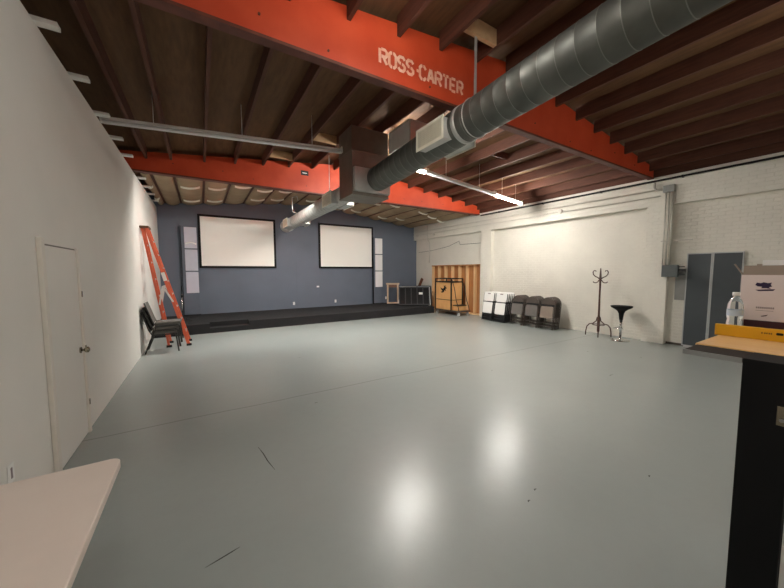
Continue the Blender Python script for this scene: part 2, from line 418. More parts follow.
# door in the left wall
dr = struct(thing('door_1', None, None, (XL, 4.0, 0)))
OR = (XL, 4.0, 0)
B().box(XL+0.002, XL+0.012, 3.63, 4.44, 0.012, 1.928).build('door_leaf', M['drywall'], dr, OR)
fr = B(); fr.box(XL+0.001, XL+0.035, 3.565, 3.625, 0, 1.985); fr.box(XL+0.001, XL+0.03, 4.445, 4.495, 0, 1.95)
fr.build('door_jamb', M['white_paint'], dr, OR, 0.004)
B().box(XL+0.001, XL+0.006, 3.625, 4.445, 1.93, 1.942).build('door_gap', M['fold_frame'], dr, OR)
kb = B()
kb.tube([(XL+0.012,4.37,0.91),(XL+0.022,4.37,0.91)], 0.032, 16); kb.tube([(XL+0.022,4.37,0.91),(XL+0.05,4.37,0.91)], 0.012, 12)
kb.tube([(XL+0.045,4.37,0.91),(XL+0.055,4.37,0.91),(XL+0.075,4.37,0.91),(XL+0.085,4.37,0.91)], [0.018,0.03,0.03,0.016], 16)
kb.build('door_knob', M['brass'], dr, OR)
B().box(XL+0.03, XL+0.036, 4.455, 4.485, 0.88, 0.94).build('strike_plate', M['brass'], dr, OR)
for z in (0.3, 1.45): B().box(XL+0.03, XL+0.036, 4.46, 4.48, z, z+0.06).build('hinge', M['brass'], dr, OR)

# ------------------------------------------------------------------ red roof beams
def beam(y, label, lettering=False):
    t = thing('roof_beam', label, 'beam', (XRIDGE, y, 3.83), 0, 'red roof beams'); O = (XRIDGE, y, 3.83)
    zb = 3.83 if lettering else 3.80
    x0, x1 = -1.69, XP-0.01-0.0228*(y+0.14-3)
    TH = 0.09 if lettering else 0.14
    b = B(); b.prism([(x0, zb+0.03), (x1, zb+0.03), (x1, zt(x1)+0.14), (XRIDGE, zt(XRIDGE)+0.14), (x0, zt(x0)+0.14)], 'Y', y, y+TH)
    b.build('web', M['red'], t, O)
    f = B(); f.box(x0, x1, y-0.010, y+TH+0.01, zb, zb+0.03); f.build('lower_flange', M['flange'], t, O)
    for x in (-0.4, 0.55, 1.2, 2.5, 3.4, 4.6, 5.6, 6.3, 7.2, 8.1):
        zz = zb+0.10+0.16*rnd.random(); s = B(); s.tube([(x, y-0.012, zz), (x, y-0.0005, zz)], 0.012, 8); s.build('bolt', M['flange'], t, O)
    return t, O
near, ON = beam(YN, 'massive red roof beam stencilled ROSS-CARTER, crossing overhead before the other red beam', True)
far, OFB = beam(YM, 'red roof beam behind the sheet metal plenum, carrying a small dark plate')
# stencil lettering ROSS-CARTER (strokes on a 4 x 6 grid with stencil gaps)
GL = {
 'R': [[(0,0),(0,6)],[(0.9,6),(3,6),(4,5.2),(4,3.8),(3.2,3.0),(0.9,3.0)],[(2.2,2.6),(4,0)]],
 'O': [[(1.7,6),(1,6),(0,5),(0,1),(1,0),(1.7,0)],[(2.3,0),(3,0),(4,1),(4,5),(3,6),(2.3,6)]],
 'S': [[(4,5),(3,6),(1,6),(0,5),(0,4),(0.9,3.2),(1.6,3.1)],[(2.3,2.9),(3.1,2.8),(4,2),(4,1),(3,0),(1,0),(0,1)]],
 '-': [[(0.8,3),(2.8,3)]],
 'C': [[(4,4.8),(3,6),(2.3,6)],[(1.7,6),(1,6),(0,5),(0,1),(1,0),(1.7,0)],[(2.3,0),(3,0),(4,1.2)]],
 'A': [[(0,0),(1.8,6)],[(2.2,6),(4,0)],[(1.1,2),(2.9,2)]],
 'T': [[(0,6),(1.6,6)],[(2.4,6),(4,6)],[(2,5.4),(2,0)]],
 'E': [[(0,0),(0,6)],[(0.9,6),(3.8,6)],[(0.9,3),(3.2,3)],[(0.9,0),(3.8,0)]],
}
lt = B(); x = 1.80; hu = 0.165/6.6; wu = 0.0222
for ch in 'ROSS-CARTER':
    for st in GL[ch]:
        for i in range(len(st)-1):
            a, c = st[i], st[i+1]
            pa = Vector((x+a[0]*wu, 0, 4.022+a[1]*hu)); pc = Vector((x+c[0]*wu, 0, 4.022+c[1]*hu))
            d = (pc-pa).normalized(); e = 0.008 if 0 < i else 0
            n = Vector((-d.z, 0, d.x))*0.0165
            pa2, pc2 = pa-d*e, pc+d*(0.008 if i < len(st)-2 else 0)
            vv = [(p.x, p.z) for p in (pa2-n, pc2-n, pc2+n, pa2+n)]
            lt.prism(vv, 'Y', YN-0.0025-0.0003*i, YN-0.0002)
    x += (3.0 if ch == '-' else 5.45)*wu
lt.build('stencil_lettering', M['stencil'], near, ON)
B().box(2.36, 2.56, YM-0.006, YM, 4.24, 4.36).build('name_plate', M['black_plastic'], far, OFB)
B().box(2.40, 2.52, YM-0.008, YM-0.006, 4.29, 4.31).build('plate_line', M['white_panel'], far, OFB)

# ------------------------------------------------------------------ ducts and plenum
XD, ZD, RD = 2.935, 3.60, 0.225
def register(parent, O, xs_, y0, y1, z0, z1, side, depth=0.1, name_m='grille'):
    """side -1: the face looks to -x, +1: to +x; collar box between duct and face plane xs_"""
    s = side
    c = B(); xin = xs_ - s*depth
    c.box(min(xs_, xin), max(xs_, xin), y0+0.02, y1-0.02, z0+0.02, z1-0.02); co = c.build('register_collar', M['galv'], parent, O)
    f = B(); t = 0.035; a, b_ = (xs_, xs_+s*0.012) if s > 0 else (xs_+s*0.012, xs_)
    f.box(a, b_, y0, y1, z0, z0+t); f.box(a, b_, y0, y1, z1-t, z1); f.box(a, b_, y0, y0+t, z0+t, z1-t); f.box(a, b_, y1-t, y1, z0+t, z1-t)
    f.build('register_frame', M[name_m], parent, O, 0.003)
    l = B(); n = 9
    for i in range(n):
        z = z0+t + (z1-z0-2*t)*(i+0.5)/n
        l.box(xs_+s*0.0015 if s > 0 else xs_-0.008, xs_+0.008 if s > 0 else xs_-0.0015, y0+t, y1-t, z-0.008, z+0.006)
    m_ = 6
    for i in range(1, m_):
        y = y0+t + (y1-y0-2*t)*i/m_
        l.box(xs_ if s > 0 else xs_-0.004, xs_+0.004 if s > 0 else xs_, y-0.004, y+0.004, z0+t, z1-t)
    l.build('louvers', M['grille_dark'], parent, O)
def spiral_duct(name, label, a, b_, r, seams, pitch=0.17):
    a, b_ = Vector(a), Vector(b_); O = tuple(a); t = thing(name, label, 'duct', O)
    ln = (b_-a).length; d = (b_-a)/ln; pts, rr = [], []
    y = 0.0
    while y < ln:
        pts.append(a+d*y); rr.append(r)
        if y+pitch < ln:
            for dy, e in ((pitch-0.009, 0), (pitch-0.007, 0.0018), (pitch-0.004, 0.0018), (pitch-0.002, 0)):
                pts.append(a+d*(y+dy)); rr.append(r+e)
        y += pitch
    pts.append(b_); rr.append(r)
    b = B(); b.tube(pts, rr, 40)
    for f in b.bm.faces:
        c = f.calc_center_median()-a
        if (c-d*c.dot(d)).length > r+0.0002: f.material_index = 1
    b.build('duct_tube', [M['duct'], M['seam']], t, O)
    return t, O
def ax1(y): return (2.935+0.016*(y-2), y, 3.60-0.035*(y-2))
def ax2(y): return (2.85-0.0176*(y-6.13), y, 3.44-0.0141*(y-6.13))
d1, O1 = spiral_duct('spiral_duct', 'large dark round spiral duct running from overhead into the plenum', ax1(-1.35), ax1(5.40), RD, True)
c = B(); c.tube([ax1(2.99), ax1(3.05)], RD+0.008, 40); c.build('joint_band', M['galv'], d1, O1)
register(d1, O1, 2.66, 3.10, 3.67, 3.365, 3.655, -1, 0.16)
register(d1, O1, 3.21, 3.10, 3.67, 3.365, 3.655, 1, 0.16)
XD, _, ZD = ax1(2.846)
st = B(); st.box(2.915, 2.955, 2.843, 2.848, ZD+RD-0.01, zt(2.93)+0.16); st.box(2.915, 2.955, 2.843, 2.85, ZD+RD-0.005, ZD+RD+0.004)
st.tube([(XD+(RD+0.006)*math.cos(a), 2.846, ZD+(RD+0.006)*math.sin(a)) for a in [2*PI*i/32 for i in range(32)]], 0.006, 6, closed=True)
st.build('hanger_strap', M['galv'], d1, O1)
# plenum box
OP = (2.9, 5.8, 3.16)
p = thing('duct_plenum', 'tall brownish sheet metal plenum box dropping from the roof', 'plenum', OP)
b = B(); ztop = zt(2.5)-0.004
b.box(2.50, 3.29, 5.50, 6.12, 3.17, ztop); b.build('plenum_box', M['plenum'], p, OP, 0.006)
for z in (3.16, 3.98): b = B(); b.box(2.492, 3.298, 5.492, 6.128, z+0.0, z+0.022); b.build('standing_edge', M['plenum'], p, OP)
b = B(); b.box(2.52, 3.28, 5.41, 5.4995, 3.22, 3.66); b.build('square_collar', M['galv'], p, OP, 0.008)
d2, O2 = spiral_duct('round_duct', 'smaller silver round duct running on from plenum towards the blue wall', ax2(6.13), ax2(11.8), 0.195, True)
d2.children[0].data.materials[0] = M['galv']
c = B(); c.tube([ax2(11.45), ax2(11.85)], 0.212, 32); c.build('end_cap', M['galv'], d2, O2)
c = B(); c.tube([ax2(7.45), ax2(7.60)], 0.205, 32); c.build('joint_band', M['galv'], d2, O2)
register(d2, O2, 2.56, 6.75, 7.35, 3.22, 3.52, -1, 0.16); register(d2, O2, 3.10, 6.75, 7.35, 3.22, 3.52, 1, 0.16)
register(d2, O2, 3.03, 9.9, 10.5, 3.20, 3.48, 1, 0.16); register(d2, O2, 2.50, 10.6, 11.2, 3.20, 3.48, -1, 0.16)
c = B(); c.tube([(2.82, 7.55, 3.61), (2.82, 7.55, zt(2.82)+0.1)], 0.007, 8); c.build('hanger_rod', M['galv'], d2, O2)
c = B(); c.tube([(2.75, 9.6, 3.40), (2.42, 9.6, 3.5), (2.42, 9.6, 3.9), (2.60, 9.75, 4.0), (2.75, 10.2, 3.98)], 0.012, 8); c.build('hanger_bracket', M['galv'], d2, O2)
OS = (3.55, 5.1, 4.02)
p2 = thing('return_duct', 'short bright silver duct box up under the joists beside the brownish plenum', 'duct', OS)
b = B(); b.box(3.30, 3.80, 4.74, 5.49, 4.03, 4.40); b.build('duct_box', M['duct_wrap'], p2, OS, 0.006)
b = B(); b.box(3.292, 3.808, 4.73, 4.76, 4.022, 4.408); b.build('flange', M['galv'], p2, OS)
b = B(); b.box(3.292, 3.808, 4.77, 5.49, 4.4005, 4.43); b.build('flange', M['galv'], p2, OS)

# ------------------------------------------------------------------ strip lights
def strip(label, a, b, lit, tube_m=None, n_hang=2, name='strip_light', group='fluorescent strip lights'):
    a, b = Vector(a), Vector(b); O = tuple(a)
    t = thing(name, label, 'light', O, 0, group)
    d = (b-a).normalized()
    h = B(); h.bar(a, b, 0.065, 0.04); h.build('housing', M['white_metal'], t, O, 0.004)
    s = B(); o = Vector((0, 0, -0.048))
    e = d*0.03
    for dy in (-0.02, 0.02):
        s = B(); s.tube([a+o+e+Vector((0,dy,0)), b+o-e+Vector((0,dy,0))], 0.017, 12)
        s.build('tube', tube_m if lit else M['unlit'], t, O)
    for q in (a+d*0.01, b-d*0.01): k = B(); k.bar(q-d*0.012, q+d*0.012, 0.078, 0.11); k.build('lamp_holder', M['white_metal'], t, O)
    ln = (b-a).length
    for i in range(n_hang):
        q = a + d*ln*(i+0.5)/n_hang
        hg = B(); hg.tube([q, (q.x, q.y, zt(q.x)+zD)], 0.005, 6); hg.build('hanger', M['white_metal'], t, O)
    return t
YS = 5.87
def zs(x):  # slope of the run of strips
    return 3.815+0.072*(x+1.09) if x < 3.3 else 4.10-0.074*(x-3.3)
P = lambda x, y=YS: (x, y+0.045*max(0, x-4.4), zs(x))
strip('long unlit white strip light between the partition wall and the plenum', P(-1.08), P(2.46), False, n_hang=3)
strip('glowing strip light seen just past the underside of the big duct', P(3.36), P(4.52), True, M['lit_mid'])
strip('unlit white strip light between the two glowing ones', P(4.56), P(6.94), False)
strip('glowing strip light closest to the white brick wall', P(6.98), P(8.22), True, M['lit_wall'])
strip('glowing strip light high beyond the counter, ahead of the ROSS-CARTER beam', (5.0, 0.3, 3.72), (6.2, 0.3, 3.70), True, M['lit_right'])
strip('glowing strip light high above the folding table', (-0.6, 0.2, 3.85), (0.6, 0.2, 3.97), True, M['lit_table'])
strip('glowing strip light facing the stencilled side of the ROSS-CARTER beam', (1.0, 2.0, 4.03), (2.2, 2.0, 4.12), True, M['lit_near'])

def flat_light(x0, x1, y0, y1, z, label):
    O = ((x0+x1)/2, (y0+y1)/2, z); t = thing('panel_light', label, 'light', O, 0, 'flat panel lights behind the second beam')
    f = B(); w_ = 0.03
    f.box(x0-w_, x1+w_, y0-0.02, y0, z-0.01, z+0.05); f.box(x0-w_, x1+w_, y1, y1+w_, z-0.01, z+0.05); f.box(x0-w_, x0, y0, y1, z-0.01, z+0.05); f.box(x1, x1+w_, y0, y1, z-0.01, z+0.05)
    f.box(x0, x1, y0, y1, z+0.02, z+0.05); f.build('housing', M['white_metal'], t, O)
    B().box(x0, x1, y0, y1, z, z+0.019).build('diffuser', M['lit_far'], t, O)
    for x in (x0+0.1, x1-0.1):
        h = B(); h.tube([(x, (y0+y1)/2, z+0.05), (x, (y0+y1)/2, zt(x)+zD)], 0.005, 6); h.build('hanger', M['white_metal'], t, O)
flat_light(0.5, 1.9, 8.585, 8.765, 3.97, 'lit flat panel light hidden above second beam, on the ladder side of the plenum')
flat_light(4.2, 4.9, 8.585, 8.765, 4.0, 'lit flat panel light hidden above second beam, on the brick wall side of the plenum')

# ------------------------------------------------------------------ stage
OG = (3.6, 11.2, 0)
sg = thing('stage', 'low black carpeted stage along the blue wall', 'stage', OG)
b = B(); YSF, ZS = 10.06, 0.27
b.box(XL+0.003, 0.18, YSF, YB-0.003, 0.001, ZS); b.box(1.2, 8.2, YSF, YB-0.003, 0.001, ZS); b.box(0.18, 1.2, YSF+0.3, YB-0.003, 0.001, ZS)
b.build('platform', M['carpet'], sg, OG)
b = B(); b.box(0.18, 1.2, YSF, YSF+0.3, 0.001, 0.14); b.build('step', M['carpet'], sg, OG)

# ------------------------------------------------------------------ projection screens
def screen(x0, x1, z0, z1, label):
    O = ((x0+x1)/2, YB, z0); t = thing('projection_screen', label, 'screen', O, 0, 'projection screens')
    f = B(); w_ = 0.07
    f.box(x0-w_, x1+w_, YB-0.05, YB-0.002, z0-w_, z0); f.box(x0-w_, x1+w_, YB-0.05, YB-0.002, z1, z1+w_)
    f.box(x0-w_, x0, YB-0.05, YB-0.002, z0, z1); f.box(x1, x1+w_, YB-0.05, YB-0.002, z0, z1)
    f.build('screen_border', M['black'], t, O)
    B().box(x0, x1, YB-0.035, YB-0.004, z0, z1).build('screen_surface', M['screen'], t, O)
screen(0.07, 2.42, 1.925, 3.59, 'white projection screen with black border, closer to the orange ladder')
screen(4.23, 6.575, 1.925, 3.61, 'white projection screen with black border, closer to the white brick wall')

def tower(x0, x1, label, pm, glare):
    y = YB-0.13; O = ((x0+x1)/2, y, ZS); t = thing('light_tower', label, 'panel', O, 0, 'three panel towers')
    B().box(x0-0.06, x1, y, y+0.06, ZS+0.001, 3.22).build('backing_board', M['board'], t, O)
    B().box(x0-0.075, x0-0.06, y-0.02, y+0.07, ZS+0.001, 3.23).build('edge_strip', M['black'], t, O)
    for z0, z1 in ((2.50, 3.19), (1.76, 2.46), (1.02, 1.72)):
        q = B().box(x0+0.03, x1-0.01, y-0.022, y-0.001, z0, z1).build('pale_panel', pm, t, O, 0.004)
        if glare and z0 > 2.4:  # curved glare on the top panel, put in as a white tube
            a = B(); xm = (x0+x1)/2+0.01; 
            a.tube([(xm+(u-0.5)*(x1-x0-0.08), y-0.026, z0+0.14+0.05*math.sin(PI*u)) for u in [i/10 for i in range(11)]], 0.022, 8)
            a.build('curved_glare', M['white_plastic'], q, (0,0,0)) if False else a.build('curved_glare', M['white_plastic'], q, O)
    B().box(x0-0.075, x1+0.02, y-0.06, y+0.07, ZS+0.001, ZS+0.03).build('foot', M['black'], t, O)
tower(-0.42, -0.03, 'tall slate tower with three pale grey panels, beside the screen closer to the ladder', M['pale_panel'], True)
tower(6.67, 7.07, 'tall slate tower with three bright white panels, beside the screen closer to the brick wall', M['white_panel'], False)
def outlet(x, y, z, face, label, wdt=0.075, ht=0.12):
    if face == 'Y':
        O = (x, y, z); t = thing('wall_outlet', label, 'outlet', O, 0, 'wall outlets')
        B().box(x-wdt/2, x+wdt/2, y-0.008, y-0.001, z-ht/2, z+ht/2).build('cover_plate', M['white_plastic'], t, O, 0.002)
        for s in (-0.22*ht, 0.22*ht):
            k = B(); k.box(x-0.012, x+0.012, y-0.0095, y-0.008, z+s-0.11*ht, z+s+0.11*ht); k.build('socket', M['edge'], t, O)
    else:
        O = (x, y, z); t = thing('wall_outlet', label, 'outlet', O, 0, 'wall outlets')
        B().box(x+0.001, x+0.008, y-wdt/2, y+wdt/2, z-ht/2, z+ht/2).build('cover_plate', M['white_plastic'], t, O, 0.002)
        B().box(x+0.008, x+0.0095, y-0.01, y+0.01, z-0.035, z+0.035).build('socket_slots', M['grey_ink'], t, O)
outlet(3.12, YB, 0.47, 'Y', 'white outlet low on blue wall, just below end of the round duct')
outlet(4.85, YB, 0.475, 'Y', 'white outlet low on the blue wall, under the screen closer to the brick wall')
outlet(4.10, YB, 1.11, 'Y', 'small white plate on blue wall between the two screens, above the outlets', 0.10, 0.06)
outlet(7.32, YB, 0.5, 'Y', 'white outlet low on blue wall beside the bare wooden frame')
outlet(XL, 2.92, 0.42, 'X', 'white outlet low on the partition wall beside the folding table')
# plug and cord at that outlet
# mic stand
OMS = (-0.48, 11.1, ZS); t = thing('microphone_stand', 'thin dark stand with tripod feet on the stage near the ladder', 'stand', OMS)
b = B(); b.tube([(-0.48,11.1,ZS+0.12),(-0.48,11.1,1.0)], 0.014, 10); b.build('pole', M['chrome'], t, OMS)
b = B(); b.tube([(-0.48,11.1,1.0),(-0.48,11.1,1.32)], 0.011, 10); b.build('upper_pole', M['black'], t, OMS)
b = B(); b.tube([(-0.48,11.1,0.98),(-0.48,11.1,1.08)], 0.03, 12); b.build('clutch', M['black_plastic'], t, OMS)
for k in range(3):
    a = math.radians(80+120*k); b = B(); b.tube([(-0.48,11.1,ZS+0.14),(-0.48+0.3*math.cos(a),11.1+0.3*math.sin(a),ZS+0.012)], 0.01, 8); b.build('foot', M['dark_frame'], t, OMS)

# wooden frame leaning on the blue wall, boards and folded panels at the stage end
O = (7.33, 11.9, ZS+0.006); t = thing('wooden_frame', 'empty pale wooden frame leaning on the blue wall at the stage end', 'frame', O)
m = Matrix.Translation(Vector(O)) @ Matrix.Rotation(math.radians(-30), 4, 'Z') @ Matrix.Rotation(math.radians(-9), 4, 'X')
b = B()
for q in ((-0.26,-0.19,0,0.86),(0.19,0.26,0,0.86)): b.box(q[0], q[1], -0.02, 0.02, q[2]+0.001, q[3], m)
b.box(-0.19, 0.19, -0.02, 0.02, 0.001, 0.07, m); b.box(-0.30, 0.30, -0.025, 0.025, 0.861, 0.93, m)
b.build('frame_rails', M['oak'], t, O)
b = B(); b.box(-0.19, 0.19, 0.01, 0.018, 0.73, 0.858, m); b.build('inner_slat', M['brownwood'], t, O)
O = (7.50, 11.74, ZS); m = Matrix.Translation(Vector(O)) @ Matrix.Rotation(math.radians(-25), 4, 'Z') @ Matrix.Rotation(math.radians(24), 4, 'Y')
b = B(); b.box(-0.04, 0.04, -0.012, 0.012, 0.02, 0.62, m)
tag(b.build('white_board', M['white_paint'], None, O, 0.002), 'narrow white board tilted between wooden frame and black panels', 'board')
def black_panel(px, py, rz, tilt, L_, H_, label, pale_edge):
    O = (px, py, ZS+0.021); t = thing('folded_panel', label, 'panel', O, 0, 'black panels at the stage end')
    m = Matrix.Translation(Vector(O)) @ Matrix.Rotation(rz, 4, 'Z') @ Matrix.Rotation(tilt, 4, 'X')
    b = B(); b.box(-L_/2, L_/2, -0.008, 0.022, 0.002, H_, m); b.build('panel_sheet', M['black'], t, O)
    f = B()
    f.box(-L_/2, L_/2, -0.035, -0.009, 0.002, 0.045, m); f.box(-L_/2, L_/2, -0.035, -0.009, H_-0.045, H_, m)
    n = 5
    for i in range(n+1):
        x = -L_/2+0.02 + (L_-0.04)*i/n; f.box(x-0.018, x+0.018, -0.035, -0.009, 0.046, H_-0.046, m)
    f.build('ribs', M['rib'], t, O)
    e = B(); e.box(-L_/2, L_/2, -0.036, 0.024, H_+0.001, H_+0.012, m); e.box(L_/2+0.001, L_/2+0.03, -0.036, 0.024, 0.002, H_, m)
    e.build('edge_band', M['edge'] if pale_edge else M['black_plastic'], t, O)
    return t, O, m
rzp = math.radians(-33)
t, O, m = black_panel(7.66, 10.70, rzp, math.radians(-33), 1.30, 0.88, 'black ribbed panel with pale edge, foremost of the panels leaning on stage', True)
b = B(); b.box(0.2, 0.36, -0.042, -0.036, 0.50, 0.60, m); b.build('white_tag', M['white_plastic'], t, O)
black_panel(7.86, 10.84, rzp, math.radians(-31), 1.26, 0.90, 'black ribbed panel, second of the panels leaning on stage', False)
black_panel(8.04, 11.00, rzp, math.radians(-29), 1.20, 0.86, 'black ribbed panel with pale edge, rearmost of the panels leaning on stage', True)
O = (8.10, 11.5, ZS); m = Matrix.Translation(Vector(O)) @ Matrix.Rotation(math.radians(27), 4, 'Y')
b = B(); b.box(-0.06, 0.06, -0.02, 0.02, 0.03, 1.26, m)
tag(b.build('brown_plank', M['brownwood'], None, O), 'brown plank poking up behind black panels at stage end', 'plank')

# ------------------------------------------------------------------ podium cart
OC = (8.65, 9.4, 0); t = thing('podium_cart', 'wheeled plywood cart with black rails, steps and dark emblem', 'cart', OC)
b = B(); b.box(8.28, 8.92, 8.72, 10.12, 0.145, 0.19); b.build('deck', M['fold_frame'], t, OC, 0.004)
b = B(); b.box(8.31, 8.88, 9.16, 10.08, 0.192, 0.575); b.box(8.31, 8.88, 9.16, 10.08, 0.595, 1.26); b.build('plywood_body', M['ply'], t, OC, 0.004)
b = B(); R = 0.018
b.box(8.295, 8.895, 9.145, 10.095, 0.576, 0.594)
for x in (8.30, 8.89):
    for y in (9.15, 10.09): b.bar((x, y, 0.191), (x, y, 1.435), 0.042, 0.042)
for z in (1.29, 1.42):
    for x in (8.30, 8.89): b.bar((x, 9.15, z), (x, 10.09, z), 0.038, 0.038)
    for y in (9.15, 10.09): b.bar((8.30, y, z), (8.89, y, z), 0.038, 0.038)
b.build('rail_frame', M['dark_frame'], t, OC)
for x in (8.33, 8.87):
    b = B(); b.tube([(x, 9.14, 1.38), (x, 9.0, 1.05), (x, 8.9, 0.6), (x, 8.77, 0.3), (x, 8.75, 0.191)], 0.014, 8); b.build('handrail', M['dark_frame'], t, OC)
b = B(); b.box(8.40, 8.84, 8.90, 9.14, 0.192, 0.37); b.build('step', M['ply'], t, OC, 0.004)
b = B(); b.box(8.38, 8.86, 8.87, 9.14, 0.372, 0.40); b.build('step_tread', M['dark_frame'], t, OC)
for x in (8.36, 8.84):
    for y in (8.80, 10.04):
        b = B(); b.tube([(x-0.022, y, 0.067), (x+0.022, y, 0.067)], 0.065, 20); w_ = b.build('caster', M['edge'], t, OC)
        b = B(); b.box(x-0.032, x-0.024, y-0.02, y+0.02, 0.06, 0.144); b.box(x+0.024, x+0.032, y-0.02, y+0.02, 0.06, 0.144); b.build('caster_fork', M['chrome'], w_, OC)
# dark leaping emblem on the plywood face (irregular silhouette)
em = [(0.00,0.06),(0.05,0.10),(0.03,0.17),(0.08,0.14),(0.12,0.17),(0.11,0.11),(0.19,0.08),(0.11,0.05),(0.13,-0.02),(0.07,0.01),(0.02,-0.06),(-0.06,-0.08),(-0.12,-0.05),(-0.03,-0.03),(-0.09,0.02),(-0.13,0.09),(-0.06,0.06)]
b = B(); b.prism([(9.63-u*1.25, 0.95+v*1.25) for u, v in em], 'X', 8.305, 8.3095); b.build('emblem', M['black'], t, OC)

# ------------------------------------------------------------------ folding chairs stacked against the brick wall
def fold_chair_white():
    t = thing('folding_chair', '', 'chair', (0,0,0))
    # local: x- is the front (into the room), y across, z up; folded flat
    b = B(); b.prism(rrect(-0.215, 0.215, 0.68, 1.00, 0.06), 'X', -0.012, 0.012)
    back = b.build('backrest', M['white_plastic'], t, bevel=0.004)
    b = B(); b.prism(rrect(-0.06, 0.06, 0.925, 0.955, 0.012), 'X', -0.0135, -0.0122); b.build('hand_slot', M['grey_ink'], back)
    b = B(); b.prism(rrect(-0.20, 0.20, 0.26, 0.645, 0.04), 'X', -0.036, -0.014); b.build('seat', M['white_plastic'], t, bevel=0.004)
    for s in (-1, 1):
        b = B(); b.tube([(0.004, s*0.222, 0.011), (0.004, s*0.222, 0.5), (0.004, s*0.222, 0.96)], 0.011, 8); b.build('leg', M['black_plastic'], t)
        b = B(); b.tube([(-0.018, s*0.206, 0.011), (-0.018, s*0.206, 0.6)], 0.0105, 8); b.build('leg', M['black_plastic'], t)
    for z in (0.12, 0.2):
        b = B(); b.tube([(-0.018, -0.206, z), (-0.018, 0.206, z)], 0.009, 8); b.build('crossbar', M['black_plastic'], t)
    b = B(); b.box(0.0, 0.008, -0.21, 0.21, 0.03, 0.66); b.build('rear_panel', M['black_plastic'], t)
    return t
def fold_chair_dark(pad):
    t = thing('metal_folding_chair', '', 'chair', (0,0,0))
    path = [(0.0, -0.215, 0.011), (0.0, -0.22, 0.45), (0.0, -0.222, 0.76)] + [(0.0, u, v) for u, v in arc(0, 0.74, 0.222, 172, 8, 14)] + [(0.0, 0.222, 0.76), (0.0, 0.22, 0.45), (0.0, 0.215, 0.011)]
    b = B(); b.tube(path, 0.012, 8); b.build('leg_frame', M['fold_frame'], t)
    a = arc(0, 0.74, 0.208, 170, 10, 14)
    b = B(); b.prism([(-0.208, 0.755)] + a + [(0.208, 0.755)], 'X', -0.008, 0.008); b.build('backrest', M['fold_frame'], t, bevel=0.003)
    b = B(); b.box(-0.011, 0.009, -0.2, 0.2, 0.70, 0.752); b.build('back_gap', M['black_plastic'], t)
    b = B(); b.prism(rrect(-0.19, 0.19, 0.34, 0.69, 0.035), 'X', -0.038, -0.012); b.build('seat', pad, t, bevel=0.006)
    for s in (-1, 1):
        b = B(); b.tube([(-0.022, s*0.196, 0.011), (-0.022, s*0.2, 0.62)], 0.010, 8); b.build('rear_leg', M['fold_frame'], t)
    for z, xx in ((0.10, -0.022), (0.19, 0.0)):
        b = B(); b.tube([(xx, -0.21, z), (xx, 0.21, z)], 0.009, 8); b.build('crossbar', M['fold_frame'], t)
    b = B(); b.box(0.003, 0.008, -0.2, 0.2, 0.35, 0.70); b.build('rear_panel', M['fold_frame'], t)
    return t
ORD = ['front', 'second', 'third', 'fourth']
def column(proto, y, x0, n, dx, desc, grp, first, lean=8.0, kz=0.0):
    for k in range(n):
        o = proto if (k == 0 and first) else copy_tree(proto)
        o.location = (x0 + k*dx, y + rnd.uniform(-0.004, 0.004), 0.003 + kz)
        o.rotation_euler = (0, math.radians(lean), 0)
        word = 'front chair' if k == 0 else ('rearmost chair' if k == n-1 else ORD[k]+' chair back')
        o['label'] = desc % word; o['category'] = 'chair'; o['group'] = grp
        if 'metal' in desc: o.scale = (1, 1, 0.975)
wc = fold_chair_white()
column(wc, 7.50, 8.45, 5, 0.085, 'white folding chair, %s in the column next to the studs', 'white folding chairs by brick wall', True)
column(wc, 6.97, 8.45, 5, 0.085, 'white folding chair, %s in the column next to dark chairs', 'white folding chairs by brick wall', False)
dc = fold_chair_dark(M['fold_pad'])
column(dc, 6.38, 8.53, 5, 0.074, 'dark metal folding chair, %s in the column next to white chairs', 'dark folding chairs by brick wall', True)
column(dc, 5.87, 8.53, 5, 0.074, 'dark metal folding chair, %s in the middle dark column', 'dark folding chairs by brick wall', False)
dc2 = fold_chair_dark(M['fold_pad_beige'])
column(dc2, 5.375, 8.53, 5, 0.074, 'brownish metal folding chair, %s in the column nearest to coat rack', 'dark folding chairs by brick wall', True)

# ------------------------------------------------------------------ coat rack
OK_ = (8.84, 4.10, 0); t = thing('coat_rack', 'dark bentwood coat rack against the white brick wall', 'coat rack', OK_, math.radians(-20))
b = B(); b.lathe([(0.02,0.10),(0.03,0.14),(0.034,0.42),(0.03,0.5),(0.024,0.55),(0.021,1.2),(0.024,1.45),(0.03,1.5),(0.024,1.58),(0.016,1.71),(0.012,1.76),(0.004,1.78)], seg=16); b.build('pole', M['rackwood'], t)
for k in range(4):
    a = math.radians(45+90*k); ca, sa = math.cos(a), math.sin(a)
    b = B(); b.tube([(r*ca, r*sa, z) for r, z in ((0.03,0.5),(0.05,0.40),(0.12,0.33),(0.20,0.31),(0.255,0.24),(0.275,0.12),(0.28,0.012))], [0.014]*6+[0.012], 8); b.build('leg', M['rackwood'], t)
    b = B(); b.tube([(r*ca, r*sa, z) for r, z in ((0.028,1.5),(0.05,1.53),(0.11,1.56),(0.155,1.61),(0.165,1.67),(0.14,1.715),(0.105,1.71),(0.10,1.68))], [0.013]*6+[0.011,0.01], 8); b.build('upper_hook', M['rackwood'], t)
    a2 = a; ca, sa = math.cos(a2), math.sin(a2)
    b = B(); b.tube([(r*ca, r*sa, z) for r, z in ((0.028,1.47),(0.05,1.42),(0.09,1.395),(0.135,1.40),(0.155,1.425))], [0.012]*4+[0.015], 8); b.build('lower_hook', M['rackwood'], t)
b = B(); b.tube([(0.135*math.cos(2*PI*i/24), 0.135*math.sin(2*PI*i/24), 0.30) for i in range(24)], 0.01, 8, closed=True); b.build('brace_ring', M['rackwood'], t)

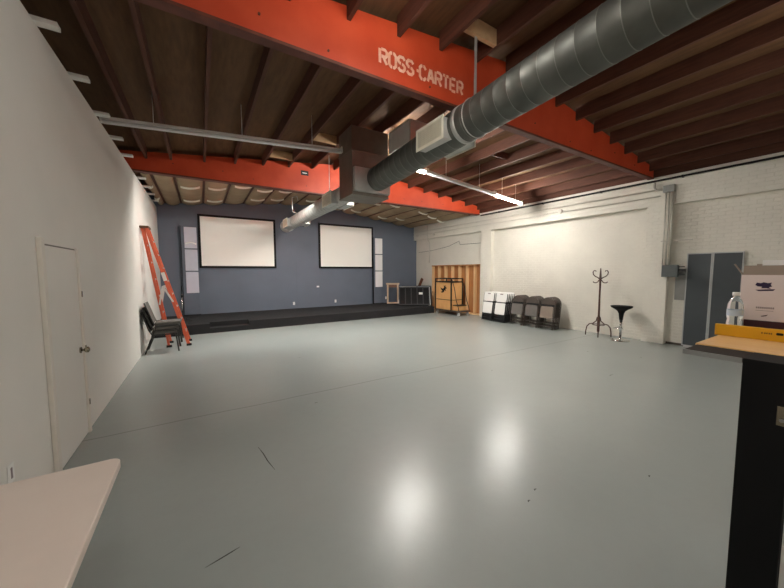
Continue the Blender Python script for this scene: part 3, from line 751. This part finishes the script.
# ------------------------------------------------------------------ bar stool
OT = (8.80, 3.58, 0); t = thing('bar_stool', 'black bowl seat bar stool with chrome post and round base', 'stool', OT)
b = B(); b.lathe([(0.205,0.0),(0.205,0.008),(0.17,0.022),(0.06,0.04),(0.035,0.06),(0.03,0.09)], seg=36); b.build('base_disc', M['chrome'], t)
b = B(); b.lathe([(0.026,0.08),(0.026,0.53)], seg=20); b.build('post', M['chrome'], t)
b = B(); b.lathe([(0.032,0.46),(0.034,0.51)], seg=20); b.build('post_collar', M['black_plastic'], t)
b = B(); b.lathe([(0.04,0.51),(0.044,0.56),(0.055,0.66),(0.08,0.72),(0.14,0.77),(0.21,0.81),(0.23,0.845),(0.22,0.85),(0.19,0.82),(0.12,0.795),(0.0,0.79)], seg=40); b.build('seat', M['black'], t)
b = B(); b.tube([(0.0,-0.02,0.33),(-0.06,-0.05,0.32),(-0.15,-0.11,0.31),(-0.19,-0.02,0.31),(-0.16,0.09,0.31),(-0.06,0.05,0.32),(0.0,0.02,0.33)], 0.009, 8); b.build('footrest', M['chrome'], t)
bpy.data.objects['bar_stool'].location = (8.74, 3.55, 0)

# ------------------------------------------------------------------ partition panels on the right wall
def part_panel(y0, y1, x, label):
    O = (x, (y0+y1)/2, 0); t = thing('partition_panel', label, 'panel', O, 0, 'slate partition panels')
    mm = Matrix.Translation(Vector((x, 0, 0.03))) @ Matrix.Rotation(math.radians(1.0), 4, 'Y')
    b = B(); b.box(-0.02, 0.02, y0+0.018, y1-0.018, 0.02, 2.03, mm); b.build('fabric_face', M['partition'], t, O)
    f = B(); f.box(-0.026, 0.026, y0, y0+0.017, 0, 2.05, mm); f.box(-0.026, 0.026, y1-0.017, y1, 0, 2.05, mm); f.box(-0.026, 0.026, y0+0.017, y1-0.017, 2.031, 2.05, mm); f.box(-0.026, 0.026, y0+0.017, y1-0.017, 0, 0.019, mm)
    f.build('edge_trim', M['edge'], t, O)
    g_ = B(); g_.box(x-0.05, x+0.05, y0+0.04, y1-0.04, 0.001, 0.028); g_.build('foot_rail', M['edge'], t, O)
part_panel(2.13, 2.53, 9.20, 'slate grey partition panel beside the electrical box')
part_panel(1.68, 2.12, 9.20, 'slate grey partition panel partly hidden behind the counter things')
# ------------------------------------------------------------------ electrical things on the pilaster / wall
O = (9.2, 2.8, 1.7); t = thing('junction_box', 'dark grey electrical box on wall under three conduits', 'electrical box', O)
b = B(); b.box(9.03, 9.117, 2.63, 2.915, 1.56, 1.83); b.build('box_body', M['grey_box'], t, O, 0.006)
b = B(); b.box(9.025, 9.03, 2.65, 2.895, 1.58, 1.81); b.build('box_cover', M['grey_box'], t, O, 0.002)
for z0_, z1_ in ((1.60,1.64),(1.70,1.74),(1.78,1.80)): b = B(); b.box(9.05, 9.11, 2.53, 2.629, z0_, z1_); b.build('switch_lever', M['black_plastic'], t, O)
O = (9.25, 2.6, 1.4); b = B(); b.box(XR-0.03, XR-0.001, 2.50, 2.72, 1.04, 1.74)
tag(b.build('wall_panel', M['grey_panel'], None, O, 0.003), 'pale grey flat metal panel between electrical box and partition panels', 'panel')
O = (9.2, 2.85, 3.55); t = thing('pull_box', 'small grey box high on wall at top of the conduits', 'electrical box', O)
b = B(); b.box(XP-0.09, XP-0.001, 2.77, 2.97, 3.47, 3.62); b.build('box_body', M['grey_panel'], t, O, 0.005)
b = B(); b.tube([(XP-0.05, 2.97, 3.54), (XP-0.05, 3.10, 3.55), (XP-0.05, 3.14, 3.62), (XP-0.05, 3.14, 3.735)], 0.022, 10); b.build('elbow_pipe', M['conduit'], t, O)
for k, y in enumerate((2.92, 2.86, 2.80)):
    O = (9.1, y, 1.83); b = B()
    b.tube([(XP-0.045, y, 1.831), (XP-0.045, y, 3.469)], 0.014 if k < 2 else 0.018, 10)
    tag(b.build('conduit', M['conduit'], None, O), ('vertical metal conduit above dark electrical box, %s of three' % ('farthest from the partition panels', 'middle', 'closest to the partition panels')[k]), 'conduit', 'vertical conduits')
O = (9.2, 2.7, 2.36); b = B(); b.box(XP-0.055, XP-0.045, 2.42, 2.97, 2.36, 2.385)
tag(b.build('strut_bar', M['conduit'], None, O), 'short horizontal metal bar across the vertical conduits', 'bar')
def pipe_run(name, mt, z, r, label, y0=YF+0.01, y1=YB-0.01, x=None, cl=6):
    x = XP-0.006-r if x is None else x; O = (x, y0, z); t = thing(name, label, 'pipe', O)
    b = B(); b.tube([(x, y0, z), (x, y1, z)], r, 10); b.build('pipe_run', mt, t, O)
    for i in range(cl):
        y = y0 + (y1-y0)*(i+0.5)/cl
        b = B(); b.box(x-r-0.004, XP-0.0005, y-0.015, y+0.015, z-r-0.005, z-r-0.001); b.box(x-r-0.004, x-r, y-0.015, y+0.015, z-r-0.001, z+r)
        b.build('pipe_clip', mt, t, O)
    return t
pipe_run('sprinkler_pipe', M['black_pipe'], 3.765, 0.022, 'black iron pipe running along the top of the white brick wall', y1=8.3, x=XP-0.06)
pipe_run('wall_conduit', M['painted_conduit'], 3.56, 0.014, 'white painted conduit just under the black pipe on the brick wall', y0=3.03)
pipe_run('wall_conduit', M['painted_conduit'], 3.41, 0.012, 'lower of the two white painted conduits along the brick wall', y0=3.03)
for y, z, lab in ((5.35, 3.44, 'round conduit box on brick wall above the coat rack end of folding chairs'), (11.0, 3.33, 'round conduit box on the brick wall above the wood cart'), (12.2, 3.40, 'round conduit box on the brick wall next to the blue wall')):
    O = (XP, y, z); b = B(); b.tube([(XP-0.055, y, z), (XP-0.001, y, z)], 0.06, 14); o = b.build('conduit_box', M['painted_conduit'], None, O, 0.004); tag(o, lab, 'electrical box', 'round conduit boxes')
    b = B(); b.tube([(XP-0.063, y, z), (XP-0.0555, y, z)], 0.035, 12); b.build('cover', M['painted_conduit'], o, O)
O = (9.1, 11.4, 2.1); b = B(); b.tube([(XP-0.022, 11.45, 3.85), (XP-0.022, 11.45, 3.17), (XR-0.037, 11.45, 3.02), (XR-0.037, 11.45, 2.1)], 0.018, 8)
tag(b.build('drop_conduit', M['painted_conduit'], None, O), 'white vertical conduit dropping down the brick wall to the stud opening', 'conduit')
O = (9.2, 8.7, 2.9); b = B(); b.tube([(XR-0.008, 12.3, 2.62), (XR-0.008, 11.3, 2.66), (XR-0.008, 10.2, 2.78), (XR-0.008, 9.6, 2.95), (XR-0.008, 9.55, 2.80), (XR-0.008, YO+0.02, 2.78)], 0.007, 6)
tag(b.build('loose_cable', M['cable'], None, O), 'thin loose cable looping across wall above the studs', 'cable')

# ------------------------------------------------------------------ stepladder
OL = (-0.7, 8.93, 0); t = thing('stepladder', 'tall orange fibreglass stepladder leaning on the partition wall', 'ladder', OL)
ZTOP = 2.70
def lp(f, s, front):   # point on a rail; f = 0 foot .. 1 top; s = -1 / +1 side
    x = (-0.28 + (-0.97+0.28)*f) if front else (-0.66 + (-1.045+0.66)*f)
    hw = (0.29-0.13*f) if front else (0.26-0.12*f)
    return Vector((x, 8.93+s*hw, 0.012+(ZTOP-0.012)*f))
for s in (-1, 1):
    b = B(); b.bar(lp(0, s, True), lp(1, s, True), 0.03, 0.064, (1,0,0)); b.build('front_rail', M['orange'], t, OL, 0.004)
    b = B(); b.bar(lp(0, s, False), lp(1, s, False), 0.028, 0.046, (1,0,0)); b.build('rear_rail', M['orange'], t, OL, 0.004)
    b = B(); p0 = lp(0.42, s, True); p1 = lp(0.42, s, False); mid = (p0+p1)/2 - Vector((0,0,0.12))
    p0 = lp(0.38, s, True); mid = (lp(0.46, s, True)+lp(0.5, s, False))/2 + Vector((0, 0, 0.10))
    b.bar(p0+Vector((0, s*0.022, 0)), mid+Vector((0, s*0.022, 0)), 0.006, 0.035); b.bar(mid+Vector((0, s*0.022, 0)), lp(0.36, s, False)+Vector((0, s*0.022, 0)), 0.006, 0.035)
    b.build('spreader', M['white_metal'], t, OL)
    for fr_ in (True, False):
        q = lp(0, s, fr_); b = B(); b.box(q.x-0.05, q.x+0.05, q.y-0.025, q.y+0.025, 0.001, 0.05); b.build('foot', M['black_plastic'], t, OL)
for k in range(1, 9):
    f = k/9.0; a, c_ = lp(f, -1, True), lp(f, 1, True)
    b = B(); b.box(a.x-0.03, a.x+0.03, a.y+0.016, c_.y-0.016, a.z-0.012, a.z+0.012); b.build('step', M['alu'], t, OL)
for k in range(1, 7):
    f = k/7.0; a, c_ = lp(f, -1, False), lp(f, 1, False)
    b = B(); b.bar(a+Vector((0,0.015,0)), c_-Vector((0,0.015,0)), 0.02, 0.035); b.build('rear_brace', M['alu'], t, OL)
b = B(); b.box(-1.085, -0.92, 8.93-0.19, 8.93+0.19, ZTOP-0.02, ZTOP+0.03); b.build('top_cap', M['brownwood'], t, OL, 0.01)
b = B(); q = lp(0.62, -1, True); b.bar(lp(0.56, -1, True)+Vector((0,-0.0165,0)), lp(0.63, -1, True)+Vector((0,-0.0165,0)), 0.003, 0.07, (1,0,0)); b.build('warning_sticker', M['white_plastic'], t, OL)

# ------------------------------------------------------------------ stacked chairs by the ladder
def stack_chair():
    t = thing('stacking_chair', '', 'chair', (0,0,0))
    # local: +x is the front; y across; floor at z = 0
    b = B(); b.prism(rrect(-0.02, 0.44, 0.405, 0.465, 0.025), 'Y', -0.22, 0.22); b.build('seat', M['grey_fabric'], t, bevel=0.012)
    m = Matrix.Translation(Vector((-0.035, 0, 0.452))) @ Matrix.Rotation(math.radians(-17), 4, 'Y')
    b = B(); b.box(-0.012, 0.014, -0.215, 0.215, 0.0, 0.45, m); b.build('backrest', M['grey_fabric'], t, bevel=0.01)
    for s in (-1, 1):
        b = B(); b.tube([(0.45, s*0.235, 0.011), (0.41, s*0.235, 0.38), (0.36, s*0.235, 0.405)], 0.013, 8); b.build('leg', M['dark_frame'], t)
        b = B(); b.tube([(-0.13, s*0.235, 0.011), (-0.03, s*0.235, 0.26), (0.0, s*0.235, 0.39)], 0.013, 8); b.build('leg', M['dark_frame'], t)
        b = B(); b.tube([(0.40, s*0.232, 0.392), (0.0, s*0.232, 0.39), (-0.05, s*0.232, 0.5), (-0.165, s*0.225, 0.88)], 0.012, 8); b.build('side_frame', M['dark_frame'], t)
    return t
sc = stack_chair()
for k, word in enumerate(('bottom', 'middle', 'top')):
    o = sc if k == 0 else copy_tree(sc)
    o.location = (-0.90+0.032*k, 8.35, 0.001+0.095*k)
    o['label'] = 'dark grey upholstered stacking chair, %s one of the stack by the orange ladder' % word; o['category'] = 'chair'; o['group'] = 'stacked grey chairs by ladder'

# ------------------------------------------------------------------ folding table at the camera's left
OA = (-0.73, 1.2, 0); t = thing('folding_table', 'pale plastic folding table against the partition wall', 'table', OA)
b = B(); b.prism(rrect(-1.085, -0.385, 0.25, 2.08, 0.045), 'Z', 0.705, 0.745); b.build('tabletop', M['table_top'], t, OA, 0.006, 3)
b = B(); b.prism(rrect(-1.07, -0.40, 0.27, 2.06, 0.04), 'Z', 0.675, 0.704); b.build('underside_rim', M['table_edge'], t, OA)
for y in (0.5, 1.70):
    for x in (-1.0, -0.62):
        b = B(); b.tube([(x, y, 0.012), (x, y, 0.675)], 0.014, 10); b.build('leg', M['grey_box'], t, OA)
    b = B(); b.tube([(-1.0, y, 0.2), (-0.62, y, 0.2)], 0.011, 8); b.build('leg_brace', M['grey_box'], t, OA)

# ------------------------------------------------------------------ counter at the right of the camera
ZC = 1.33
struct(B().box(2.0, 2.95, -1.39, 0.198, 0, ZC-0.024).build('wall_counter', M['drywall']))
OU = (2.4, 0.1, 0); t = thing('counter', 'pale wood topped counter on a black painted post', 'counter', OU)
b = B(); b.box(2.16, 2.98, -1.0, 0.54, ZC-0.022, ZC)
b.build('wood_top', M['counter_wood'], t, OU, 0.003)
b = B(); b.box(1.968, 2.157, 0.341, 0.532, ZC-0.026, ZC-0.006); b.build('edge_ledge', M['dark_ledge'], t, OU)
b = B(); b.box(1.962, 1.9675, 0.341, 0.534, ZC-0.026, ZC-0.004); b.build('metal_edge', M['counter_edge'], t, OU)
b = B(); b.box(2.158, 2.97, 0.341, 0.53, ZC-0.05, ZC-0.0225); b.build('under_board', M['brownwood'], t, OU)
b = B(); b.prism([(1.97,0.001),(2.45,0.001),(2.45,ZC-0.023),(2.158,ZC-0.023),(2.158,ZC-0.004),(1.97,ZC-0.004)], 'Y', 0.2, 0.34); b.build('black_post', M['black'], t, OU, 0.003)
b = B(); b.box(1.964, 1.9695, 0.206, 0.236, 1.075, 1.155); b.build('strike_plate', M['brass'], t, OU, 0.002)
b = B(); b.tube([(1.958, 0.221, 1.10), (1.9635, 0.221, 1.10)], 0.008, 10); b.build('latch_screw', M['chrome'], t, OU)
# spirit level
OV = (2.545, 0.2, ZC); t = thing('spirit_level', 'long yellow box level lying along the wood counter', 'tool', OV)
b = B(); b.box(2.53, 2.556, -0.5, 0.547, ZC+0.001, ZC+0.065); b.build('level_body', M['yellow'], t, OV, 0.003)
b = B(); b.box(2.528, 2.558, 0.5475, 0.5535, ZC+0.001, ZC+0.065); b.build('end_cap', M['yellow'], t, OV, 0.002)
for y in (0.315, 0.12):
    b = B(); b.prism(rrect(y-0.012, y+0.012, ZC+0.035, ZC+0.048, 0.005), 'X', 2.5285, 2.5299); b.build('vial_window', M['black'], t, OV)
b = B()
for y, z in ((0.375, 0.036), (0.365, 0.036), (0.358, 0.036), (0.35, 0.036), (0.343, 0.036)): b.box(2.5288, 2.5299, y-0.002, y+0.002, ZC+z, ZC+z+0.008)
b.build('printed_mark', M['maroon'], t, OV)
# carton
OX = (2.82, 0.28, ZC); t = thing('cardboard_carton', 'open white carton with dark purple emblem on the counter', 'box', OX)
x0, x1, y0, y1, z0, z1 = 2.66, 2.97, 0.05, 0.487, ZC+0.001, ZC+0.345
b = B(); b.box(x0, x0+0.004, y0, y1, z0, z1); b.box(x1-0.004, x1, y0, y1, z0, z1); b.box(x0+0.004, x1-0.004, y0, y0+0.004, z0, z1); b.box(x0+0.004, x1-0.004, y1-0.004, y1, z0, z1); b.box(x0+0.004, x1-0.004, y0+0.004, y1-0.004, z0, z0+0.004)
b.build('carton_body', M['carton'], t, OX)
b = B(); b.bar((x0+0.0, (y0+y1)/2, z1+0.001), (x0+0.02, (y0+y1)/2, z1+0.06), 0.004, 0.004) if False else None
b.prism([(x1-0.005, z1), (x1-0.001, z1), (x1+0.03, z1+0.065), (x1+0.026, z1+0.066)], 'Y', y0, y1)
b.build('rear_flap', M['carton_in'], t, OX)
b = B(); b.prism([(y1-0.004, z1), (y1, z1), (y1+0.036, z1+0.062), (y1+0.032, z1+0.064)], 'X', x0+0.004, x0+0.03); b.build('side_flap', M['carton_in'], t, OX)
b = B(); b.prism([(x0, z1), (x0+0.004, z1), (x0+0.012, z1+0.052), (x0+0.008, z1+0.053)], 'Y', y0, y1-0.005); b.build('front_flap', M['carton_in'], t, OX)
xe = x0-0.0006
b = B()
eb = [(0.0,0.006),(0.006,0.020),(0.020,0.016),(0.030,0.022),(0.046,0.017),(0.060,0.021),(0.056,0.008),(0.062,0.0),(0.050,-0.006),(0.058,-0.014),(0.040,-0.010),(0.022,-0.012),(0.026,-0.003),(0.010,-0.002)]
b.prism([(0.433-u, 1.613+v) for u, v in eb], 'X', xe-0.0005, x0-0.0001)
b.prism([(0.432, 1.592), (0.36, 1.598), (0.366, 1.589), (0.42, 1.585)], 'X', xe-0.0005, x0-0.0001)
b.build('emblem', M['purple'], t, OX)
b = B()
for i in range(9): b.box(xe-0.0003, x0-0.0001, 0.424-0.0075*i-0.0055, 0.424-0.0075*i, 1.488, 1.498)
b.build('printed_line', M['grey_ink'], t, OX)
b = B(); b.box(xe-0.0003, x0-0.0001, 0.36, 0.425, 1.476, 1.478); b.build('fine_line', M['grey_ink'], t, OX)
b = B(); b.prism([(0.405, 1.447), (0.39, 1.452), (0.378, 1.457), (0.384, 1.448), (0.40, 1.443)], 'X', xe-0.0005, x0-0.0001); b.build('red_mark', M['maroon'], t, OX)
b = B(); b.box(xe-0.0002, x0-0.0001, y0, y1-0.02, z0, z0+0.09); b.build('base_stripe', M['maroon'], t, OX)
# papers poking from the carton
OY = (2.8, 0.3, ZC+0.34); b = B(); m = Matrix.Translation(Vector((2.84, 0.27, ZC+0.08))) @ Matrix.Rotation(math.radians(-4), 4, 'Y')
b.box(-0.01, 0.01, -0.10, 0.165, 0, 0.35, m); tag(b.build('paper_stack', M['white_sheet'], None, (2.84, 0.27, ZC+0.08)), 'white papers standing up out of the open carton', 'paper')
# water bottle
OW = (2.603, 0.492, ZC+0.001); t = thing('water_bottle', 'clear plastic water bottle behind the yellow level', 'bottle', OW)
b = B(); b.lathe([(0.0,0.0),(0.026,0.0),(0.0325,0.008),(0.0335,0.03),(0.031,0.036),(0.0335,0.042),(0.0335,0.075),(0.030,0.09),(0.0335,0.105),(0.0335,0.150),(0.032,0.175),(0.024,0.203),(0.0135,0.217),(0.0125,0.226)], seg=28); b.build('bottle_body', M['clear'], t)
b = B(); b.lathe([(0.0155,0.2265),(0.016,0.229),(0.016,0.244),(0.0145,0.246)], seg=24); b.build('cap', M['white_plastic'], t)
b = B()
n = 28; ra = 0.0341
ring0 = [b.bm.verts.new((ra*math.cos(2*PI*k/n), ra*math.sin(2*PI*k/n), 0.112)) for k in range(n)]; ring1 = [b.bm.verts.new((ra*math.cos(2*PI*k/n), ra*math.sin(2*PI*k/n), 0.147)) for k in range(n)]
for k in range(n): b.bm.faces.new((ring0[k], ring0[(k+1)%n], ring1[(k+1)%n], ring1[k])).smooth = True
b.build('label_band', M['blue_label'], t)

# the brick wall is not quite square to the back wall: turn it, with what is fixed to it, about its near end
def skew(names):
    piv = Vector((9.2, 3.0, 0)); a = math.radians(1.29); Rm = Matrix.Rotation(a, 3, 'Z')
    for o in list(bpy.data.objects):
        if o.parent is None and o.name.split('.')[0] in names:
            o.location = piv + Rm @ (Vector(o.location)-piv); o.rotation_euler.z += a
skew({'wall_right', 'junction_box', 'wall_panel', 'pull_box', 'conduit', 'strut_bar', 'sprinkler_pipe', 'wall_conduit', 'conduit_box', 'drop_conduit', 'loose_cable', 'partition_panel'})
